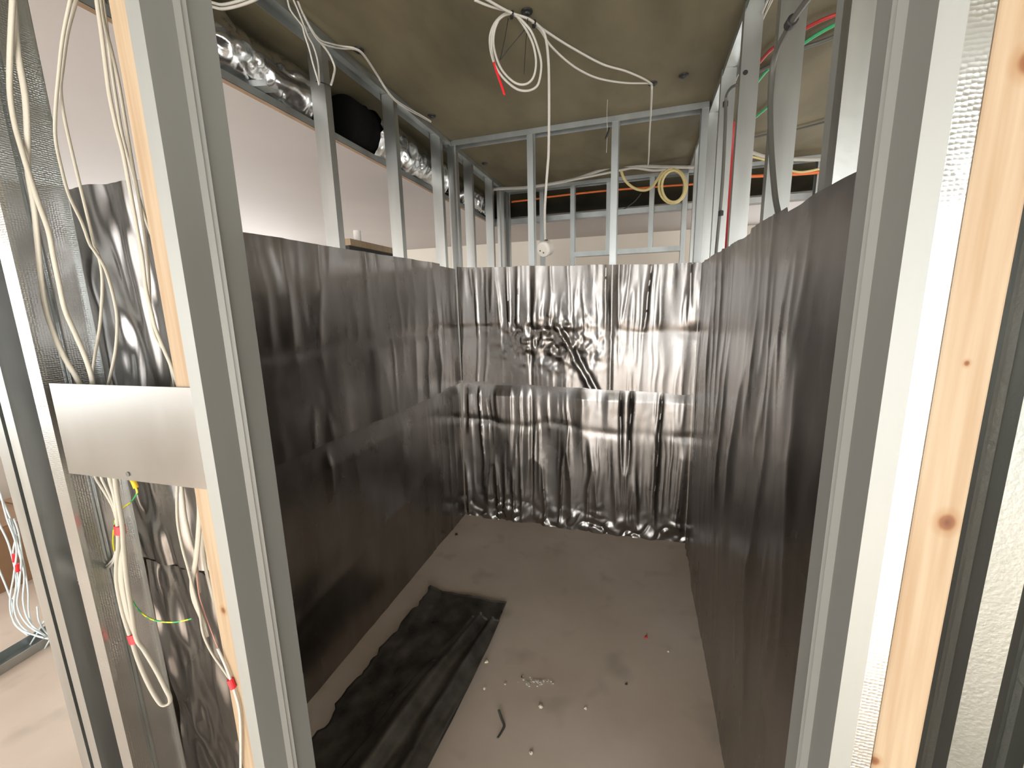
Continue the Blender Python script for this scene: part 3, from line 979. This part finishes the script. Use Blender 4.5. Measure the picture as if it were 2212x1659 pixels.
# ------------------------------------------------------------------ cables on the slab in the room
ZS = H - .02
hang = onZ(1138, 25, H)
cl = empty('cable_coil', hang)
O = cl.location.copy()
yc = hang.y
loop = [(1040, -25), (1070, 5), (1107, 27), (1090, 30), (1071, 47), (1060, 70), (1058, 95), (1064, 127), (1077, 155), (1096, 177), (1118, 193), (1140, 196), (1159, 187), (1167, 165), (1169, 136), (1163, 108), (1150, 73), (1134, 51), (1112, 33), (1087, 32), (1071, 57), (1066, 89), (1071, 120), (1083, 149), (1102, 171), (1121, 182), (1140, 180), (1153, 165), (1158, 136), (1153, 101), (1140, 70), (1121, 41), (1107, 30), (1085, 36), (1066, 60), (1062, 100), (1068, 137)]
tube(MB(), sub([onZ(1025, 0, ZS), onZ(1060, 14, ZS)] + [onY(x, y, yc - .03 + .002 * (i % 5)) for i, (x, y) in enumerate(loop[2:])]), .0042).build('coiled_cable', 'cable_white', cl, smooth=True)
tube(MB(), sub(PY([(1067, 135), (1072, 152), (1080, 175), (1086, 192), (1090, 205)], yc - .03)), .0046).build('red_cable_end', 'red_tape', cl, smooth=True)
for pts in ([(1098, 40), (1090, 85), (1080, 130)], [(1080, 130), (1105, 98), (1133, 65)], [(1140, 40), (1136, 90), (1132, 160)]):
    tube(MB(), sub(PY(pts, yc - .012)), .0016, seg=6).build('cable_tie', 'black', cl, smooth=True)
for (x, y) in [(1107, 31), (1155, 51)]:
    q = onZ(x, y, ZS) - O
    tube(MB(), [q + Vector((-.006, 0, .0)), q + Vector((.0, .004, 0))], .013, None, None, 12, False).build('tie_band', 'black', cl)
tag(cl, 'coil of white cable with a red taped end hanging from the slab', 'cable coil')

cable('ceiling_cable', 'taut upper white cable running along the slab to the back', PZ([(1045, -5), (1100, 26), (1140, 40), (1158, 52), (1180, 68), (1230, 100), (1300, 138), (1350, 153), (1390, 170), (1408, 182)], ZS), .0045, 'cable_white', 'white cables on the slab')
b1, b2 = onZ(1155, 52, ZS), onZ(1408, 184, ZS)
pts = []
for i, (x, y) in enumerate([(1150, 48), (1168, 66), (1188, 97), (1222, 130), (1255, 153), (1295, 170), (1350, 179), (1400, 180), (1408, 184)]):
    t = max(0, min(1, (x - 1155) / (1408 - 1155)))
    pts.append(onY(x, y, b1.y + (b2.y - b1.y) * t))
cable('ceiling_cable', 'slack lower white cable sagging below the slab to the back', pts, .0042, 'cable_white', 'white cables on the slab')
yb2 = b2.y
cable('ceiling_cable', 'white cable pair dropping from the back anchor clip', [onZ(1408, 182, ZS)] + PZ([(1408, 196), (1406, 240), (1403, 290), (1402, 320), (1401, 345), (1400, 358)], H - .046), .005, 'cable_white', 'white cables on the slab')

cable('ceiling_cable', 'thin grey wire hanging from the slab before the back track', PY([(1314, 150), (1313, 200), (1311, 250), (1312, 282), (1310, 330)], 2.45), .0012, 'cable_white', 'thin wires')
o = tube(MB(), PY([(1316, 276), (1313, 288), (1308, 300)], 2.45), .0055, None, None, 8).build('wire_toggle', 'black', smooth=True)
tag(o, 'small black toggle on the thin hanging wire', 'toggle')
# pendant with round box
pend = empty('ceiling_pendant', b1)
O = pend.location.copy()
py = b1.y
tube(MB(), sub([onZ(1150, 46, ZS), onZ(1160, 53, ZS)] + PY([(1174, 68), (1181, 95), (1185, 140), (1186, 200), (1186, 260), (1185, 330), (1183, 360), (1180, 400), (1177, 450), (1177, 490), (1178, 522)], py)), .0050).build('pendant_cable', 'cable_white', pend, smooth=True)
c0 = onY(1178, 537, py) - O
ax = Vector((-.35, -.9, -.28)).normalized()
lathe(MB(), c0 - ax * .022, ax, [(0, .026), (.004, .031), (.036, .031), (.041, .028), (.043, .020)], 28).build('round_box', 'white_plastic', pend, smooth=False)
for dx, dz in ((-.010, -.004), (.004, -.012), (-.002, .010)):
    qq = c0 + ax * .0212 + Vector((dx, 0, dz))
    lathe(MB(), qq, ax, [(0, .0032), (.0012, .0032)], 8).build('terminal_screw', 'cable_grey', pend)
q = onY(1180, 521, py) - O
lathe(MB(), q, (0.2, 0, 1), [(-.006, .008), (.004, .008), (.006, .005)], 12).build('cable_tie', 'black', pend)
tag(pend, 'white cable hanging from the slab with a round ceiling box at its end', 'pendant cable')

# cables along the left track
XA = -1.17
LT = [
    ('white cable dropping left of its twins onto the top of the left stud', [(612, -30), (621, 0), (627, 21), (642, 42), (653, 57), (658, 76), (668, 106), (676, 138), (686, 171), (689, 184)], .0030),
    ('second white cable dropping onto the top of the left stud', [(622, -30), (634, 0), (643, 21), (656, 54), (665, 78), (676, 98), (684, 122), (688, 146), (690, 181)], .0030),
    ('white cable bowing right before it reaches the left stud', [(632, -30), (648, 16), (660, 41), (673, 65), (689, 88), (704, 106), (715, 124), (723, 146), (720, 166), (715, 184)], .0040)]
for lb, pts, r in LT:
    cable('ceiling_cable', lb, PX(pts, XA), r, 'cable_white', 'cables by the left track')
cable('ceiling_cable', 'dark cable among the white ones by the left track', PX([(628, -30), (640, 12), (652, 45), (662, 78), (672, 96)], XA - .004), .0028, 'cable_grey', 'cables by the left track')
for k, lb in enumerate(['upper white cable clipped along the slab beside the left track', 'lower white cable clipped along the slab beside the left track']):
    pts = [(655, 30 + 2 * k), (672, 62 + 3 * k), (691, 86 + 5 * k), (717, 95 + 6 * k), (741, 100 + 5 * k), (765, 104 + 2 * k), (785, 117 + 2 * k), (813, 158 + 3 * k), (835, 193 + 3 * k), (855, 216 + 3 * k), (883, 234 + 4 * k), (908, 248 + 3 * k), (931, 262 + 2 * k)]
    cable('ceiling_cable', lb, [onZ(x, y, ZS) if 740 < x < 800 or x > 900 else onX(x, y, -1.165) for x, y in pts], .0034, 'cable_white', 'cables by the left track')
for k, lb in enumerate(['upper white cable drooping behind the top of the left jamb', 'lower white cable drooping behind the top of the left jamb']):
    cable('ceiling_cable', lb, PY([(430, -2 + 9 * k), (460, 6 + 9 * k), (480, 10 + 9 * k), (510, 4 + 10 * k), (545, -8 + 10 * k), (580, -26 + 10 * k)], 1.15), .0042, 'cable_white', 'cables by the left track')
o = tube(MB(), PX([(683, 176), (700, 180), (722, 190)], XL + .003), .0022, seg=6).build('cable_tie', 'black', smooth=True)
tag(o, 'black cable tie round the top of the left stud', 'cable tie')

# cables at the back, over the farthest partition
YA = 3.60
cable('cable_run', 'long flat bundle of white cables tied under the far slab', PY([(1060, 412), (1075, 408), (1135, 405), (1190, 397), (1240, 387), (1285, 372), (1330, 357), (1345, 357), (1420, 360), (1480, 361), (1520, 360)], YA), .014, 'cable_white', 'cable runs at the back', r2=.006, wide=(0, .3, 1))
cable('cable_run', 'second white cable branching off the far bundle', PY([(1225, 391), (1260, 384), (1300, 376), (1340, 368), (1370, 363), (1410, 368), (1440, 366)], YA - .03), .009, 'cable_white', 'cable runs at the back')
cable('cable_run', 'orange cable running below the white bundle at the back', PY([(1105, 436), (1150, 431), (1190, 425), (1260, 417), (1330, 410), (1400, 405), (1450, 401), (1500, 398)], YC + .11), .0085, 'cable_orange', 'cable runs at the back')
hz = empty('hose_coil', onY(1445, 370, 3.55))
O = hz.location.copy()
pts = [(1342, 370), (1348, 385), (1358, 398), (1374, 408), (1393, 411), (1408, 404), (1420, 388), (1432, 370)]
tube(MB(), sub(PY(pts, 3.55)), .010).build('drooping_hose', 'cable_yellow', hz, smooth=True)
pts = []
for i in range(34):
    a = -math.pi / 2 + i / 33 * 4 * math.pi
    rr = 30 if i < 17 else 25
    pts.append(onY(1452 + rr * math.cos(a) + i * .1, 402 + (37 if i < 17 else 34) * math.sin(a), 3.55 - .0012 * i))
tube(MB(), sub(pts), .009).build('hose_loop', 'cable_yellow', hz, smooth=True)
tag(hz, 'coiled yellowish hose hanging under the white bundle at the back', 'hose coil')
cable('ceiling_cable', 'thin grey wire slanting in the dark void at the back', PY([(1332, 458), (1350, 450), (1370, 436), (1385, 418)], YD + .05), .004, 'cable_grey')

# right side: conduit, pipe, cables seen through the right partition
XK = XR + .010
cable('conduit', 'black bent conduit on the right partition near the back corner', [onX(1592, 183, XK), onX(1580, 190, XK), onX(1571, 203, XK), onX(1568, 220, XK), onX(1567, 260, XK), onX(1565, 310, XK), onX(1562, 370, XK), onX(1557, 440, XK), onX(1551, 500, XK), onX(1546, 555, XK)], .0068, 'cable_grey', 'conduits on the right', cat='conduit')
for (x, y), lb in zip([(1567, 225), (1557, 461)], ['black clip at the top of the bent conduit', 'black clip low on the bent conduit']):
    q = onX(x, y, XK)
    o = lathe(MB(), q, (0, 0, 1), [(-.01, .011), (.01, .011), (.012, .008)], 12).build('conduit_clip', 'black')
    tag(o, lb, 'clip', 'conduit clips')
XG = XR - .014
cable('conduit', 'grey conduit coming down in front of a right partition stud', PX([(1760, -20), (1735, 12), (1712, 45), (1692, 80), (1676, 115), (1667, 160), (1664, 220), (1665, 290), (1668, 350), (1674, 420), (1680, 455), (1682, 466)], XG), .0068, 'cable_grey', 'conduits on the right', cat='conduit')
o = lathe(MB(), onX(1709, 48, XG), onX(1735, 12, XG) - onX(1692, 80, XG), [(-.012, .012), (.012, .012), (.014, .009)], 12).build('conduit_clip', 'black')
tag(o, 'black coupling near the top of the grey conduit', 'clip', 'conduit clips')
for k, lb in enumerate(['left cream cable at the top of the right track', 'right cream cable at the top of the right track']):
    cable('ceiling_cable', lb, PZ([(1668 + 10 * k, -20), (1655 + 9 * k, 8), (1645 + 7 * k, 32), (1636 + 4 * k, 60)], H - .05), .004, 'cable_cream', 'cream cables by the right track')
cable('water_pipe', 'red pipe rising behind the right partition', [Vector((.52, 2.86, 1.2)), onX(1572, 450, .50), onX(1574, 400, .50), onX(1577, 340, .50), onX(1582, 290, .50), onX(1588, 250, .50)], .020, 'cable_red', cat='pipe')
RT = [
    ('red cable on the slab beyond the right partition', [(1830, 22), (1810, 30), (1770, 46), (1730, 67), (1697, 86), (1665, 108), (1645, 130), (1633, 145), (1610, 175)], .0065, 'cable_red'),
    ('upper green cable on the slab beyond the right partition', [(1830, 38), (1810, 50), (1780, 66), (1752, 83), (1710, 112), (1665, 145), (1645, 166), (1630, 187), (1612, 212)], .0065, 'cable_green'),
    ('lower green cable on the slab beyond the right partition', [(1690, 205), (1660, 230), (1628, 257), (1610, 273)], .0065, 'cable_green'),
    ('dark double cable on the slab between the red and green ones', [(1830, 68), (1808, 77), (1770, 92), (1735, 104), (1680, 134), (1630, 158), (1612, 168)], .008, 'cable_grey'),
    ('thin grey cable on the slab far beyond the right partition', [(1810, 255), (1795, 260), (1720, 280), (1660, 290), (1625, 298), (1600, 305)], .006, 'cable_grey')]
for lb, pts, r, m_ in RT:
    cable('ceiling_cable', lb, PZ(pts, H - .012), r, m_, 'cables beyond the right partition')
cable('cable_run', 'upper white bundle under the far slab beyond the right partition', PY([(1600, 324), (1625, 330), (1660, 340), (1720, 344), (1790, 344), (1830, 340)], 3.36), .014, 'cable_white', 'cable runs at the right', r2=.008, wide=(0, .3, 1))
cable('cable_run', 'cream cable sagging beyond the right partition', PY([(1600, 334), (1650, 345), (1690, 362), (1720, 371), (1745, 370), (1790, 360), (1830, 348)], 3.30), .007, 'cable_yellow', 'cable runs at the right')
cable('cable_run', 'orange cable beyond the right partition', PY([(1560, 384), (1620, 381), (1720, 376), (1790, 370), (1830, 366)], YC - .014), .012, 'cable_orange', 'cable runs at the right')

# ------------------------------------------------------------------ debris on the floor
def crumb(px, py, s, m_, lb, k):
    q = onZ(px, py, 0)
    rng = random.Random(k)
    V = [(q.x + s * math.cos(a) * rng.uniform(.6, 1.1), q.y + s * math.sin(a) * rng.uniform(.6, 1.1), .0006) for a in [i * math.pi / 3 for i in range(6)]]
    V += [(q.x + s * .6 * math.cos(a + .4) * rng.uniform(.5, 1.1), q.y + s * .6 * math.sin(a + .4) * rng.uniform(.5, 1.1), .0006 + s * rng.uniform(.5, .9)) for a in [i * math.pi / 3 for i in range(6)]]
    F = [tuple(reversed(range(6))), tuple(range(6, 12))] + [(i, (i + 1) % 6, 6 + (i + 1) % 6, 6 + i) for i in range(6)]
    tag(obj('debris_crumb', V, F, m_), lb, 'debris', 'crumbs on the floor')


for k, (px, py, s, m_, lb) in enumerate([
    (1168, 1527, .006, 'crumb', 'pale crumb on the floor in front of the dark cable scrap'),
    (1265, 1531, .005, 'crumb', 'pale crumb on the floor right of the largest crumb'),
    (1050, 1430, .007, 'crumb', 'pale crumb beside the edge of the loose foil'),
    (1046, 1488, .005, 'crumb', 'small white crumb below the one beside the loose foil'),
    (1444, 1408, .004, 'crumb', 'tiny pale crumb near the right lining'),
    (1395, 1377, .006, 'red_tape', 'small red scrap on the floor'),
    (986, 1155, .008, 'crumb_dark', 'dark lump by the back left corner'),
    (1127, 1463, .004, 'crumb_dark', 'small dark chip beside the white dust'),
    (1296, 1147, .005, 'crumb', 'pale chip at the foot of the back lining'),
    (1353, 1478, .004, 'crumb_dark', 'tiny dark speck right of the white dust'),
    (1147, 1627, .005, 'crumb', 'pale crumb at the bottom edge of the frame')]):
    crumb(px, py, s * 1.5, m_, lb, k)
mb = MB()
rng = random.Random(5)
for k in range(46):
    q = onZ(1150 + rng.gauss(0, 16), 1473 + rng.gauss(0, 4), 0)
    s = rng.uniform(.0012, .004)
    mb.box(q.x - s, q.x + s, q.y - s, q.y + s, .0004, .0004 + s)
tag(mb.build('plaster_dust', 'plaster_cream'), 'white plaster dust scattered on the floor', 'dust', kind='stuff')
o = tube(MB(), [onZ(x, y, z) for x, y, z in [(1077, 1533, .012), (1083, 1552, .006), (1089, 1568, .004), (1084, 1580, .005), (1075, 1594, .010)]], .0045, .0022, (1, .3, 0)).build('cable_scrap', 'cable_grey', smooth=True)
tag(o, 'curled dark grey scrap of sheathing on the floor', 'scrap')
